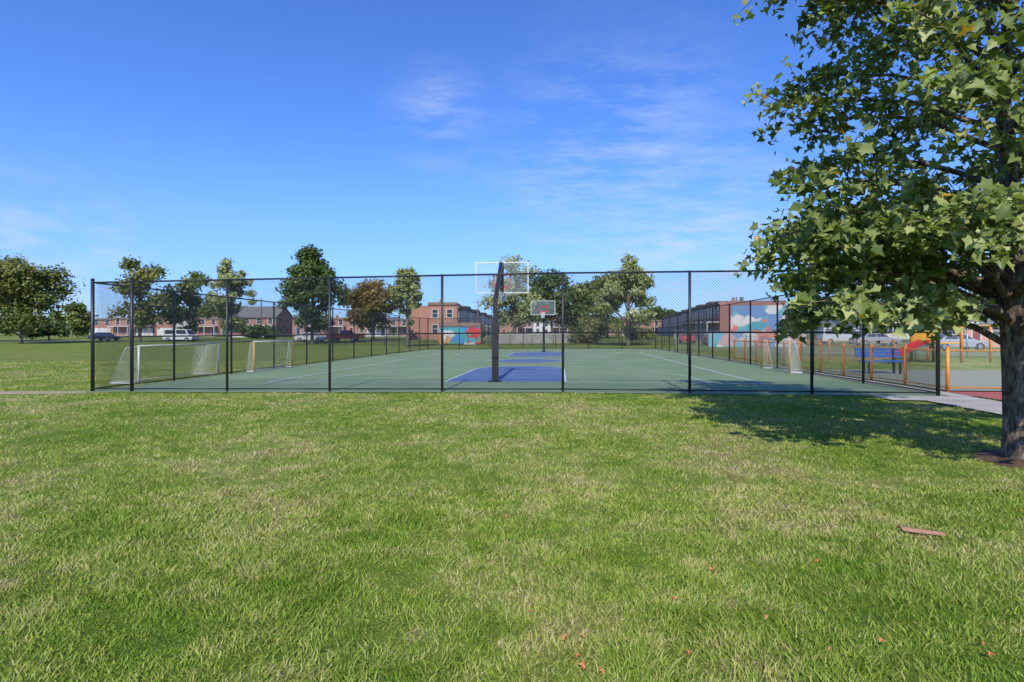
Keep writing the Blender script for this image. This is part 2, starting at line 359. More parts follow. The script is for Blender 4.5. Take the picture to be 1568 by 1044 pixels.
def hoop(u,v,flip):
    x,y=uv2w(u,v); e=empty('basketball_hoop',(x,y,gz(u,v)+.02),-TH+(math.pi if flip else 0))
    mb=MB(); mb.box((-.065,-.065,0),(.065,.065,2.55)); mb.box((-.2,-.2,0),(.2,.2,.03))
    def slab(p0,p1,w,h):
        (y0,z0),(y1,z1)=p0,p1; d=Vector((y1-y0,z1-z0)).normalized(); n=Vector((-d.y,d.x))*h/2
        A=[(-w/2,y0-n.x,z0-n.y),(w/2,y0-n.x,z0-n.y),(w/2,y0+n.x,z0+n.y),(-w/2,y0+n.x,z0+n.y)]
        B=[(-w/2,y1-n.x,z1-n.y),(w/2,y1-n.x,z1-n.y),(w/2,y1+n.x,z1+n.y),(-w/2,y1+n.x,z1+n.y)]
        mb.face(A); mb.face(B[::-1])
        for i in range(4): j=(i+1)%4; mb.face([A[j],A[i],B[i],B[j]])
    slab((-.02,2.44),(1.6,3.86),.12,.13); slab((1.3,3.55),(1.72,3.5),.1,.08); slab((.75,3.05),(1.72,3.05),.09,.07)
    mb.box((-.07,1.7,3.0),(.07,1.76,3.85)); mb.box((-.5,1.72,3.50),(.5,1.757,3.53))
    mb.obj('pole_and_arm',[blackm],e)
    mb=MB(); q=.095; p=.07; mb.box((-q,-q,.05),(q,-p,2.0)); mb.box((-q,p,.05),(q,q,2.0)); mb.box((-q,-p,.05),(-p,p,2.0)); mb.box((p,-p,.05),(q,p,2.0))
    mb.obj('padding',[blackm],e,bevel=.01)
    z0,z1=2.87,3.94; yb=1.78
    mb=MB(); fw=.03; mb.box((-.915,yb,z0),(.915,yb+.045,z0+fw)); mb.box((-.915,yb,z1-fw),(.915,yb+.045,z1)); mb.box((-.915,yb,z0+fw),(-.915+fw,yb+.045,z1-fw)); mb.box((.915-fw,yb,z0+fw),(.915,yb+.045,z1-fw))
    mb.obj('backboard_frame',[whitem],e)
    mb=MB(); mb.box((-.915+fw,yb+.012,z0+fw),(.915-fw,yb+.03,z1-fw)); mb.obj('backboard_glass',[glassm],e)
    mb=MB(); a,b=3.08,3.53
    mb.box((-.305,yb+.032,a),(.305,yb+.036,a+.05)); mb.box((-.305,yb+.032,b-.05),(.305,yb+.036,b)); mb.box((-.305,yb+.032,a+.05),(-.255,yb+.036,b-.05)); mb.box((.255,yb+.032,a+.05),(.305,yb+.036,b-.05))
    mb.obj('target_square',[redpaint],e)
    mb=MB(); cy=yb+.045+.15+.23; ring=[(0.23*math.cos(t*math.pi/12),cy+.23*math.sin(t*math.pi/12),3.05) for t in range(25)]
    mb.tube(ring,.013,8); mb.box((-.06,yb-.02,2.96),(.06,cy-.2,3.04)); mb.box((-.11,yb+.046,2.93),(.11,yb+.06,3.09)); mb.obj('rim',[orangem],e)
    mb=MB(); n=20
    for k in range(n):
        t0,t1=2*math.pi*k/n,2*math.pi*(k+1)/n
        for (ra,za),(rb,zb) in (((.225,3.04),(.16,2.85)),((.16,2.85),(.13,2.62))):
            mb.face([(rb*math.cos(t0),cy+rb*math.sin(t0),zb),(rb*math.cos(t1),cy+rb*math.sin(t1),zb),(ra*math.cos(t1),cy+ra*math.sin(t1),za),(ra*math.cos(t0),cy+ra*math.sin(t0),za)],0,[(k*.07,zb),(k*.07+.07,zb),(k*.07+.07,za),(k*.07,za)])
    mb.obj('net',[netm],e)
hoop(-2.0,15.7,False); hoop(-1.3,40.5,True)

# ---------- goals ----------
yellowm=basic('yellow_paint',(0.70,0.36,0.03),(0.6,0.3,0.03),4,0.45)
gnet=meshmat('goal_net',(0.7,0.7,0.66),0.11,0.06)
def goal(u,v,w_,h,dep,rot,mat):
    x,y=uv2w(u,v); e=empty('soccer_goal',(x,y,gz(u,v)+(.02 if u>UL else 0)),-TH+rot)
    r=.03; mb=MB(); mb.tube([(0,0,0),(0,0,h)],r,10); mb.tube([(w_,0,0),(w_,0,h)],r,10); mb.tube([(-r,0,h),(w_+r,0,h)],r*.8,10,0 if mat is whitem else 1)
    mb.obj('posts_and_crossbar',[mat,whitem],e,True)
    mb=MB()
    for xx in (0,w_):
        mb.tube([(xx,0,.03),(xx,dep,.03)],.015,8); mb.tube([(xx,0,h-.02),(xx,dep*.45,h-.05),(xx,dep,.03)],.01,8)
    mb.tube([(0,dep,.03),(w_,dep,.03)],.015,8); mb.obj('base_frame',[whitem],e,True)
    mb=MB(); n=8; pr=[(0.0,h),(dep*.45,h-.05),(dep*.7,h*.55),(dep,.03)]
    for i in range(3):
        (y0,z0),(y1,z1)=pr[i],pr[i+1]
        for k in range(n):
            xa,xb=w_*k/n,w_*(k+1)/n; sg=.05*math.sin(k*2.1+i); sg2=.05*math.sin((k+1)*2.1+i)
            if i==0: sg=sg2=0
            mb.face([(xa,y1,z1),(xb,y1,z1),(xb,y0+(sg2 if i else 0),z0),(xa,y0+(sg if i else 0),z0)],0,[(xa,-y1-z1),(xb,-y1-z1),(xb,-y0-z0),(xa,-y0-z0)] if i==0 else [(xa,z1),(xb,z1),(xb,z0),(xa,z0)])
    for xx in (0.012,w_-.012):
        mb.face([(xx,0,.03),(xx,dep,.03),(xx,dep*.45,h-.05),(xx,0,h)],0,[(0.01,.03),(dep,.03),(dep*.45,h-.05),(0.01,h)])
    for xx in (w_*.80,w_*.86,w_*.93):
        mb.face([(xx,.15,.05),(xx+.25,dep*.8,.05),(xx+.15,dep*.5,h-.1),(xx,.05,h-.05)],0,[(0.01,.03),(dep*.6,.03),(dep*.45,h*.6),(0.01,h*.7)])
    mb.obj('net',[gnet],e)
goal(-13.35,15.1,3.8,1.22,1.0,math.pi/2,whitem)
goal(-12.5,19.9,3.0,1.25,.33,math.pi/2,yellowm)
goal(8.35,22.2,2.6,1.25,.45,-math.pi/2,yellowm)

# ---------- orange playground fence, benches, silver fence ----------
silver=basic('galvanised_steel',(0.35,0.36,0.37),(0.3,0.3,0.31),5,0.4,0.6)
slink=meshmat('galvanised_link',(0.42,0.43,0.44),0.0707,0.07)
def lowfence(name,pts,h,mat,lmat,pr=.03,sp_=2.4,rail=None):
    e=empty(name); po=MB(); li=MB(); ra=MB(); s=0
    for a,b in zip(pts[:-1],pts[1:]):
        l=math.dist(a,b); n=max(1,round(l/sp_))
        for k in range(n+1):
            if k==0 and a!=pts[0]: continue
            x=a[0]+(b[0]-a[0])*k/n; y=a[1]+(b[1]-a[1])*k/n; g=gw(x,y); po.tube([(x,y,g-.1),(x,y,g+h+.04)],pr,8); po.tube([(x,y,g+h+.04),(x,y,g+h+.07)],[pr*1.1,pr*.4],8)
        for hh in (h-.04,.12):
            ra.tube([(*a,gw(*a)+hh),(*b,gw(*b)+hh)],min(pr*.5,.018),6)
        li.face([(*a,gw(*a)+.05),(*b,gw(*b)+.05),(*b,gw(*b)+h),(*a,gw(*a)+h)],0,[(s,.05),(s+l,.05),(s+l,h),(s,h)]); s+=l
    po.obj('posts',[mat],e,True); ra.obj('rails',[rail or mat],e,True); li.obj('mesh',[lmat],e)
lowfence('orange_playground_fence',[uv2w(20,14.0),uv2w(9.8,14.0),uv2w(9.8,30),uv2w(20,30)],1.1,orangem,slink,.04,1.6,orangem)
lowfence('park_boundary_fence',[(14,44),(26,33),(60,30)],1.75,silver,slink,.035,3)
lowfence('low_park_fence',[(-28,63),(20,58.5),(26,52)],1.2,blackm,linkm,.03,2.5)
bluep=basic('blue_paint',(0.03,0.12,0.42),(0.03,0.1,0.36),4,0.4)
def bench(x,y,rz,mat,L_=1.8):
    e=empty('park_bench',(x,y,gw(x,y)+.03),rz)
    mb=MB()
    for k in range(4): mb.box((0,k*.11,.43),(L_,k*.11+.09,.47))
    mb.obj('seat',[mat],e)
    mb=MB()
    for k in range(3): mb.box((0,.46+k*.02,.58+k*.12),(L_,.5+k*.02,.67+k*.12))
    mb.obj('backrest',[mat],e)
    mb=MB()
    for xx in (.2,L_-.26): mb.box((xx,.02,0),(xx+.06,.08,.43)); mb.box((xx,.38,0),(xx+.06,.44,.43)); mb.box((xx,.441,.3),(xx+.06,.459,.95))
    mb.obj('legs',[blackm],e)
bench(*uv2w(10.9,19.6),-.1,bluep,1.5)
def play(x,y,rz):
    e=empty('playground_climber',(x,y,gw(x,y)+.03),rz)
    mb=MB()
    for xx in (0,1.4):
        for yy in (0,1.4): mb.tube([(xx,yy,0),(xx,yy,2.3)],.06,10)
    mb.tube([(3.2,0,0),(3.2,0,1.9)],.06,10); mb.tube([(3.2,1.4,0),(3.2,1.4,1.9)],.06,10)
    mb.tube([(0,0,2.3),(1.4,0,2.3)],.04,8); mb.tube([(0,1.4,2.3),(1.4,1.4,2.3)],.04,8)
    mb.obj('posts',[orangem],e,True)
    mb=MB(); mb.box((.06,.06,.95),(1.34,1.34,1.02)); mb.box((.06,1.36,1.02),(1.34,1.4,1.6)); 
    for k in range(8): mb.tube([(1.46+k*.23,0.06,1.85),(1.46+k*.23,1.34,1.85)],.02,6)
    mb.tube([(1.4,.05,1.85),(3.2,.05,1.85)],.03,8); mb.tube([(1.4,1.35,1.85),(3.2,1.35,1.85)],.03,8)
    mb.obj('deck_and_bars',[yellowm],e)
    mb=MB(); P_=[(-.0,1.0),(-.5,.85),(-1.6,.35),(-2.1,.25)]
    for (a,za),(b,zb) in zip(P_[:-1],P_[1:]):
        mb.face([(a,.45,za),(b,.45,zb),(b,.95,zb),(a,.95,za)]); mb.face([(a,.45,za),(b,.45,zb),(b,.43,zb+.16),(a,.43,za+.16)]); mb.face([(a,.95,za),(b,.95,zb),(b,.97,zb+.16),(a,.97,za+.16)])
    mb.obj('slide',[redpaint],e)
play(*uv2w(18.5,27.0),.2)

# ---------- trees ----------
barkm,nt,o=newmat('bark'); b=N(nt,'ShaderNodeBsdfPrincipled'); nt.links.new(b.outputs[0],o.inputs[0]); b.inputs['Roughness'].default_value=0.9
co=objco(nt); mp=N(nt,'ShaderNodeMapping'); mp.inputs['Scale'].default_value=(1,1,.3); nt.links.new(co,mp.inputs[0])
n1=noise(nt,22,6,mp.outputs[0],.7)
c=ramp(nt,[(0.38,(0.04,0.028,0.02)),(0.52,(0.16,0.115,0.085)),(0.64,(0.34,0.26,0.20))],n1); nt.links.new(c,b.inputs['Base Color'])
bp=N(nt,'ShaderNodeBump'); bp.inputs['Strength'].default_value=1.0; bp.inputs['Distance'].default_value=0.04; nt.links.new(n1,bp.inputs['Height']); nt.links.new(bp.outputs[0],b.inputs['Normal'])

def disttree(name,px,topy,Y,rpx,lm,seed,botpx=None,nb=26,nl=5200,shape='oval',ls=None):
    r=np.random.default_rng(seed); x=PX(px,Y); g=gw(x,Y); top=PZ(topy,Y); R=rpx*Y/F
    bot=PZ(botpx,Y) if botpx else g+(top-g)*.25
    bot=max(bot,g+.3)
    e=empty(name,(x,Y,g)); hz_=(top-bot)/2; cz=(top+bot)/2-g
    cen=[];br=[]
    while len(cen)<nb:
        p=r.uniform(-1,1,3)
        if np.linalg.norm(p)>1: continue
        k=1.0
        if shape=='cone': k=0.3+0.7*min(1,(1-p[2])/2*1.5)
        if shape=='oval': k=1.0-0.3*max(0,p[2])
        q=p*np.array([R*.88*k,R*.88*k,hz_*.88]); cen.append(q+[0,0,cz]); br.append(R*r.uniform(.16,.36)*(.75 if shape=='cone' else 1))
    cen=np.array(cen); br=np.array(br)
    w_=br**2/np.sum(br**2); idx=r.choice(nb,nl,p=w_)
    d=r.normal(size=(nl,3)); d/=np.linalg.norm(d,axis=1)[:,None]
    rad=br[idx]*(r.random(nl)**.4)*(1+.3*r.normal(size=nl)*.7)
    P=cen[idx]+d*rad[:,None]*np.array([1,1,.8]); P[:,2]=np.maximum(P[:,2],.25)
    s=(ls or 0.0030*Y)*r.uniform(.6,1.3,nl)
    nn=d*.7+r.normal(size=(nl,3))*.7+[0,-.25,.5]; nn/=np.linalg.norm(nn,axis=1)[:,None]
    a=np.cross(nn,r.normal(size=(nl,3))); a/=np.linalg.norm(a,axis=1)[:,None]; b=np.cross(nn,a)
    a*=s[:,None]; b*=s[:,None]*.75
    V=np.stack([P-a,P+b*.9,P+a,P-b*.9],1).reshape(-1,3); k=np.arange(nl)[:,None]*4
    bv=r.random(nb); rn=np.clip(.55*bv[idx]+.45*r.random(nl),0,1)
    npmesh('foliage',V,k+np.array([0,1,2,3]),lm,np.repeat(rn,4),e)
    mb=MB(); tr=max(.12,(top-g)*.017)
    hh=top-g; mb.tube([(0,0,-.2),(0,0,.4),(.05,0,hh*.4),(0,.05,hh*.7),(0,0,hh*.92)],[tr*1.5,tr,tr*.8,tr*.45,tr*.12],8)
    for i in range(min(nb,16)):
        c=cen[i]; z0=max(.8,min(hh*.6,c[2]*.55)); mid=(c[0]*.45,c[1]*.45,(z0+c[2])/2+.1)
        mb.tube([(0,0,z0),mid,tuple(c)],[tr*.45,tr*.25,tr*.06],5)
    mb.obj('trunk_and_limbs',[barkm],e,True)
dk=leafmat('leaf_dark',[(0,(0.035,0.06,0.015)),(.5,(0.085,0.135,0.03)),(1,(0.16,0.21,0.055))])
md=leafmat('leaf_mid',[(0,(0.06,0.085,0.018)),(.5,(0.15,0.19,0.045)),(1,(0.27,0.29,0.085))])
lt=leafmat('leaf_light',[(0,(0.12,0.15,0.045)),(.5,(0.30,0.33,0.12)),(1,(0.48,0.48,0.26))])
au=leafmat('leaf_autumn',[(0,(0.07,0.075,0.018)),(.5,(0.24,0.18,0.04)),(1,(0.44,0.22,0.06))])
yl=leafmat('leaf_olive',[(0,(0.05,0.075,0.018)),(.5,(0.16,0.18,0.04)),(1,(0.34,0.31,0.09))])
disttree('broad_tree',32,392,72,72,yl,11,512,60,16000)
disttree('broad_tree',-75,400,80,75,md,12,514,30,6000)
disttree('small_tree',118,458,110,30,md,13,512,16,2600)
disttree('tree',214,384,82,50,yl,14,510,38,6000)
disttree('tree',292,408,88,38,md,15,510,30,5000)
disttree('tree',352,389,76,38,lt,16,508,32,5000)
disttree('oak_tree',478,366,70,58,dk,17,514,80,15000,'cone')
disttree('autumn_tree',572,422,86,50,au,18,510,38,8000)
disttree('birch_tree',624,401,58,38,lt,19,510,38,5600,'cone')
disttree('birch_tree',788,389,72,44,lt,20,510,38,6200)
disttree('tree',845,412,84,50,dk,21,510,38,8000)
disttree('tree',893,422,88,46,md,22,512,32,6500)
disttree('tree',930,412,95,38,yl,27,512,28,5000)
disttree('plane_tree',962,383,57,56,lt,23,514,50,9000,'cone')
disttree('tree',1250,450,98,50,dk,24,512,26,5500)
disttree('tree',1355,448,105,62,md,25,512,30,5500)
disttree('tree',1470,440,110,60,dk,26,512,30,5500)
disttree('tree',1590,420,100,70,md,28,512,30,5500)
disttree('bush',735,500,72,10,md,31,520,10,1000)
disttree('bush',1205,492,70,24,dk,32,520,14,2200)
disttree('bush',395,500,100,30,dk,33,516,14,2200)
disttree('bush',905,490,66,36,yl,35,522,18,3000)
disttree('bush',75,492,95,32,dk,36,518,16,2600)
disttree('bush',980,496,66,26,md,37,522,14,2200)
n=26000; r=np.random.default_rng(9); ang=r.uniform(-1.15,1.15,n); prof=7+3*np.sin(ang*9)+2.5*np.sin(ang*23+1)+1.5*np.sin(ang*51)
D=r.uniform(230,260,n); hgt=prof*1.0*np.sqrt(r.random(n)); P=np.column_stack([np.sin(ang)*D/np.cos(ang)**.5,np.cos(ang)*D/np.cos(ang)**.5,hgt+.6])
nn=r.normal(size=(n,3)); a=np.cross(nn,r.normal(size=(n,3))); a/=np.linalg.norm(a,axis=1)[:,None]; nn/=np.linalg.norm(nn,axis=1)[:,None]; b=np.cross(nn,a); sz=r.uniform(.6,1.3,n)[:,None]; a*=sz; b*=sz
npmesh('distant_trees',np.stack([P-a,P+b,P+a,P-b],1).reshape(-1,3),np.arange(n)[:,None]*4+np.array([0,1,2,3]),dk,np.repeat(r.random(n),4))

# ---------- near sycamore tree ----------
tree=empty('sycamore_tree',(TX,TY,0))
R_=random.Random(21)
wood=MB(); twigs=[]
tp=[(0.02,0,-.1),(0,0,.08),(-.02,.0,.4),(-.05,0,1.0),(-.07,.03,1.8),(-.06,.02,2.6),(-.14,0,3.4),(-.2,.03,4.3),(-.16,0,5.2),(-.1,.03,6.2),(-.12,0,7.3)]
trr=[.24,.18,.15,.135,.125,.11,.09,.072,.05,.032,.012]
wood.tube(tp,trr,14)
def trunk_at(z):
    for (a,b,ra,rb) in zip(tp[:-1],tp[1:],trr[:-1],trr[1:]):
        if a[2]<=z<=b[2]:
            t=(z-a[2])/(b[2]-a[2]); return Vector(a).lerp(Vector(b),t),ra+(rb-ra)*t
def envr(z):
    pts=[(1.2,1.9),(1.7,2.4),(2.3,2.85),(3.0,2.75),(3.8,2.6),(4.8,2.85),(5.6,2.6),(6.6,2.0),(7.6,.5)]
    if z<=pts[0][0]: return pts[0][1]
    for (a,ra),(b,rb) in zip(pts[:-1],pts[1:]):
        if z<=b: return ra+(rb-ra)*(z-a)/(b-a)
    return .3
def branch(z0,az,Ln,rise,droop,dens=1.0):
    p,r0=trunk_at(z0); d=Vector((math.cos(az),math.sin(az),0)); pts=[p]; ns=6
    for k in range(1,ns+1):
        t=k/ns; q=p+d*Ln*t+Vector((R_.uniform(-.07,.07),R_.uniform(-.07,.07),rise*math.sin(t*math.pi*.62)+R_.uniform(-.05,.05)-droop*t*t))
        pts.append(q)
    rr=min(r0*.45,.045); wood.tube(pts,[rr*(1-.88*k/ns) for k in range(ns+1)],7)
    nt_=int((8+Ln*3)*dens)
    for j in range(nt_):
        t=.25+.75*(j+R_.random())/nt_; k=min(ns-1,int(t*ns)); q=pts[k].lerp(pts[k+1],t*ns-k)
        sd=1 if j%2 else -1; aa=az+sd*R_.uniform(.4,1.3); ll=R_.uniform(.3,.8)*(1.15-.4*t)
        dd=Vector((math.cos(aa),math.sin(aa),R_.uniform(-.6,.75))).normalized()
        e1=q+dd*ll*.5+Vector((0,0,.04)); e2=q+dd*ll+Vector((0,0,R_.uniform(-.12,.05)))
        wood.tube([q,e1,e2],[.009,.006,.003],4); twigs.append((q,e1,e2,R_.random()))
    twigs.append((pts[-3],pts[-2],pts[-1],R_.random()))
nbr=66
for i in range(nbr):
    z0=1.2+(6.9-1.2)*(i/nbr)**.95; az=i*2.39996+R_.uniform(-.3,.3)
    el=math.radians(R_.uniform(8,30)+z0*5); zt=min(7.4,z0+R_.uniform(.3,.9)); Ln=envr(zt)*R_.uniform(.72,.97)
    # right side (away from the court) is thinner
    branch(z0,az,Ln,math.tan(el)*Ln*.5,.25 if z0<3 else 0,.7 if math.cos(az)>.2 else 1.0)
for z0,azd,Ln,rise,dr in ((1.6,172,2.5,.9,.25),(1.9,195,2.5,1.0,.35),(1.9,155,2.6,.9,.35),(1.6,132,2.3,.9,.3),(2.1,183,2.75,.9,.3),(2.5,165,2.5,.8,.5),(1.8,215,2.2,1.0,.3),(2.6,140,2.5,.7,.4),(2.0,110,2.7,.8,.3),(1.8,95,2.5,.8,.2)):
    branch(z0,math.radians(azd),Ln,rise,dr,.95)
wood.obj('trunk_and_limbs',[barkm],tree,True)
outl=[(0,-.02),(.40,-.08),(.36,.16),(.56,.38),(.27,.47),(0,.92),(-.27,.47),(-.56,.38),(-.36,.16),(-.40,-.08)]
Vl=[];Fl=[];Rl=[]
ol=np.array([(0,.25,0)]+[(x,y,abs(x)*.28-.12*max(0,y-.4)**1) for x,y in outl]); no=len(outl)
base=0
for (q,e1,e2,tv) in twigs:
    nl=R_.randint(14,30)
    for k in range(nl):
        t=R_.random()**.7; c=(q.lerp(e1,t*2) if t<.5 else e1.lerp(e2,t*2-1))
        c=c+Vector((R_.gauss(0,.085),R_.gauss(0,.085),R_.gauss(-.04,.09)))
        if c.z<1.15: continue
        n_=Vector((R_.gauss(0,.55)-.05,R_.gauss(0,.55)-.5,R_.uniform(.2,1.0))).normalized()
        ax=Vector((R_.uniform(-1,1),R_.uniform(-1,1),-.45)); ax=(ax-n_*ax.dot(n_)).normalized(); sx=n_.cross(ax)
        s=R_.choice((.07,.09,.11,.13,.155))*R_.uniform(.85,1.1)
        M=np.array([sx,ax,n_]); Q=ol*s; Q[:,2]*=R_.uniform(.2,3.0); Q[:,0]*=R_.uniform(.75,1.05)
        Vl.append(Q@M+np.array(c)); Fl.append(np.array([(base,base+1+m,base+1+(m+1)%no) for m in range(no)])); base+=no+1
        rv=.4*tv+.55*R_.random(); 
        if R_.random()<.008: rv=.995
        Rl.append(np.full(no+1,rv))
nearleaf=leafmat('sycamore_leaf',[(0,(0.06,0.09,0.018)),(.4,(0.165,0.215,0.045)),(.8,(0.36,0.40,0.13)),(.955,(0.52,0.50,0.22)),(.985,(0.55,0.32,0.05))],.33)
npmesh('leaves',np.concatenate(Vl),np.concatenate(Fl),nearleaf,np.concatenate(Rl),tree)
print('leaves',len(Vl))

# ---------- buildings ----------
br1=brickmat('brick_orange',(0.46,0.18,0.10),(0.40,0.14,0.08)); br2=brickmat('brick_red',(0.34,0.10,0.065),(0.29,0.085,0.05)); br3=brickmat('brick_tan',(0.42,0.33,0.24),(0.36,0.28,0.2)); br4=brickmat('brick_brown',(0.25,0.12,0.085),(0.21,0.1,0.065))
stone=basic('formstone',(0.45,0.43,0.4),(0.36,0.34,0.31),1.2,0.9); paintw=basic('house_white',(0.66,0.65,0.62),(0.6,0.58,0.55),1,0.7)
salmon=basic('salmon_stucco',(0.55,0.29,0.21),(0.48,0.25,0.18),1,0.85)
slate=basic('roof_shingle',(0.13,0.12,0.12),(0.18,0.17,0.16),3,0.9)
win,nt,o=newmat('window_glass'); b=N(nt,'ShaderNodeBsdfPrincipled'); b.inputs['Base Color'].default_value=(0.03,0.04,0.05,1); b.inputs['Roughness'].default_value=0.08; nt.links.new(b.outputs[0],o.inputs[0])
doorc=[basic('door_'+str(i),c,None,3,.5) for i,c in enumerate([(0.25,0.03,0.02),(0.03,0.08,0.2),(0.05,0.12,0.06),(0.5,0.5,0.48)])]
def murmat(name,cols,sc):
    m,nt,o=newmat(name); b=N(nt,'ShaderNodeBsdfPrincipled'); nt.links.new(b.outputs[0],o.inputs[0]); b.inputs['Roughness'].default_value=.8
    co=objco(nt); nz=N(nt,'ShaderNodeTexNoise'); nz.inputs['Scale'].default_value=1.2; nt.links.new(co,nz.inputs['Vector'])
    ad=N(nt,'ShaderNodeVectorMath',operation='MULTIPLY_ADD'); nt.links.new(nz.outputs['Color'],ad.inputs[0]); ad.inputs[1].default_value=(1.6,1.6,1.6); nt.links.new(co,ad.inputs[2])
    vo=N(nt,'ShaderNodeTexVoronoi'); vo.inputs['Scale'].default_value=sc; nt.links.new(ad.outputs[0],vo.inputs['Vector'])
    s=N(nt,'ShaderNodeSeparateColor'); nt.links.new(vo.outputs['Color'],s.inputs[0])
    r=N(nt,'ShaderNodeValToRGB'); r.color_ramp.interpolation='CONSTANT'; e=r.color_ramp.elements
    while len(e)<len(cols): e.new(.5)
    for i,c in enumerate(cols): e[i].position=i/len(cols); e[i].color=(*c,1)
    nt.links.new(s.outputs[0],r.inputs[0]); nt.links.new(r.outputs[0],b.inputs['Base Color']); return m
mur1=murmat('mural_paint',[(0.55,0.04,0.04),(0.05,0.35,0.18),(0.05,0.25,0.5),(0.6,0.3,0.1),(0.6,0.6,0.55),(0.05,0.35,0.4)],.8)
mur2=murmat('mural_teal',[(0.08,0.30,0.36),(0.6,0.56,0.52),(0.12,0.38,0.42),(0.55,0.2,0.14),(0.15,0.25,0.42),(.5,.3,.3)],.6)
def wincut(wi,fr,x0,x1,z0,z1,y=0):
    wi.box((x0,y-.03,z0),(x1,y-.004,z1)); t=.09
    fr.box((x0-t,y-.08,z0-t),(x0,y-.002,z1+t)); fr.box((x1,y-.08,z0-t),(x1+t,y-.002,z1+t)); fr.box((x0,y-.08,z1),(x1,y-.002,z1+t)); fr.box((x0,y-.1,z0-t),(x1,y-.002,z0)); fr.box((x0,y-.06,(z0+z1)/2-.03),(x1,y-.031,(z0+z1)/2+.03))
def house(name,x,y,rz,W,D_,Ht,wall,floors=2,nw=2,porch=False,roof='flat',door=0,garage=False,side=False,mural=None):
    e=empty(name,(x,y,gw(x,y)-.05),rz)
    mb=MB(); mb.box((0,0,0),(W,D_,Ht)); 
    if roof=='gable':
        mb.face([(0,0,Ht),(0,D_,Ht),(0,D_/2,Ht+D_*.28)]); mb.face([(W,0,Ht),(W,D_/2,Ht+D_*.28),(W,D_,Ht)])
    mb.obj('walls',[wall],e)
    rf=MB()
    if roof=='flat':
        rf.box((.05,.3,Ht+.003),(W-.05,D_,Ht+.12)); rf.box((.02,-.25,Ht-.35),(W-.02,-.003,Ht+.15)); rf.box((.02,0,Ht+.003),(W-.02,.29,Ht+.15))
        for k in range(int(W/.8)): rf.box((.2+k*.8,-.2,Ht-.6),(.32+k*.8,-.003,Ht-.352))
        rf.box((W*.3,D_*.4,Ht+.123),(W*.3+.6,D_*.4+.45,Ht+.95))
        rf.obj('cornice_and_roof',[br4 if door%2 else slate],e)
    else:
        zt=Ht+D_*.28
        for s in (0,1):
            ya,yb=(-.4,D_/2) if s==0 else (D_+.4,D_/2)
            za=Ht-.4*.56
            rf.face([(-.3,ya,za+.05),(W+.3,ya,za+.05),(W+.3,yb,zt+.08),(-.3,yb,zt+.08)])
            rf.face([(-.3,ya,za-.1),(W+.3,ya,za-.1),(W+.3,ya,za+.05),(-.3,ya,za+.05)])
        rf.obj('roof',[slate],e)
    wi=MB(); fr=MB(); dr=MB(); fh=Ht/floors*.93
    for f_ in range(floors):
        for k in range(nw):
            cx=W*(k+.5)/nw; z0=f_*fh+.95+(.3 if f_==0 else 0)
            if f_==0 and k==door%nw and not garage:
                dr.box((cx-.48,-.05,.35),(cx+.48,-.003,2.5)); fr.box((cx-.6,-.08,.35),(cx-.483,-.002,2.62)); fr.box((cx+.483,-.08,.35),(cx+.6,-.002,2.62)); fr.box((cx-.48,-.08,2.503),(cx+.48,-.002,2.62)); dr.box((cx-.7,-.9,0),(cx+.7,-.1,.33)); continue
            if f_==0 and garage:
                if k==0: dr.box((.6,-.05,.1),(W-.6,-.003,2.4)); 
                for q in range(3):
                    if k==0: fr.box((.6,-.07,.6+q*.5),(W-.6,-.052,.64+q*.5))
                continue
            wincut(wi,fr,cx-.5,cx+.5,z0,min(z0+1.5,(f_+1)*fh-.1))
    if side:
        for f_ in range(floors):
            for yy in (D_*.25,D_*.7):
                z0=f_*fh+1.1; wi.box((-.03,yy-.4,z0),(-.004,yy+.4,z0+1.3)); fr.box((-.07,yy-.5,z0-.12),(-.002,yy+.5,z0-.003)); fr.box((-.07,yy-.5,z0+1.303),(-.002,yy+.5,z0+1.4))
                wi.box((W+.004,yy-.4,z0),(W+.03,yy+.4,z0+1.3)); fr.box((W+.002,yy-.5,z0-.12),(W+.07,yy+.5,z0-.003)); fr.box((W+.002,yy-.5,z0+1.303),(W+.07,yy+.5,z0+1.4))
    if wi.f: wi.obj('windows',[win],e)
    if fr.f: fr.obj('window_frames',[paintw],e)
    if dr.f: dr.obj('door',[paintw if garage else doorc[door%4]],e)
    if porch:
        pb=MB(); pb.box((.1,-2.0,2.75),(W-.1,-.102,2.95)); pb.box((.1,-2.0,0),(W-.1,-.95,.35))
        for xx in (.15,W/2-.06,W-.3): pb.box((xx,-1.95,.353),(xx+.14,-1.8,2.747))
        pb.obj('porch',[paintw if door%2 else stone],e)
    if mural:
        m_=MB(); m_.box(mural[0],mural[1]); m_.obj('mural',[mural[2]],e)
    return e
x=PX(140,140); walls=[br1,br1,br2,br1,paintw,br1,br2,br1,br1]
for i in range(16):
    if 7<=i<9: continue
    house('brick_rowhouse',x+i*5.8,140,0,5.79,9,4.9+.25*(i%2),walls[i%9],2,2,porch=i%3!=0,door=i,garage=i in (0,2,3))
for i in range(10):
    house('brick_rowhouse',PX(765,175)+i*5.8,175,0,5.79,9,5.0+.25*(i%2),walls[(i*2)%9],2,2,porch=i%2!=0,door=i)
house('brick_house',PX(352,122),122,0,11,9,5.0,br2,2,4,porch=True,roof='gable',door=1,side=True)
house('brick_corner_building',PX(655,95),95,0,5.4,10,PZ(463,95)-.4,br1,2,2,side=True,door=1)
a=Vector((PX(655,95)+5.5,95.2)); dv=Vector((PX(753,165),165))-a; ang=math.atan2(dv.y,dv.x); dn=dv.normalized()
for i in range(12):
    p=a+dn*(i*5.8); house('brick_rowhouse',p.x,p.y,ang,5.79,9,6.2+.2*(i%3),[br1,stone,br2,paintw][i%4],2,2,porch=i%2==0,door=i)
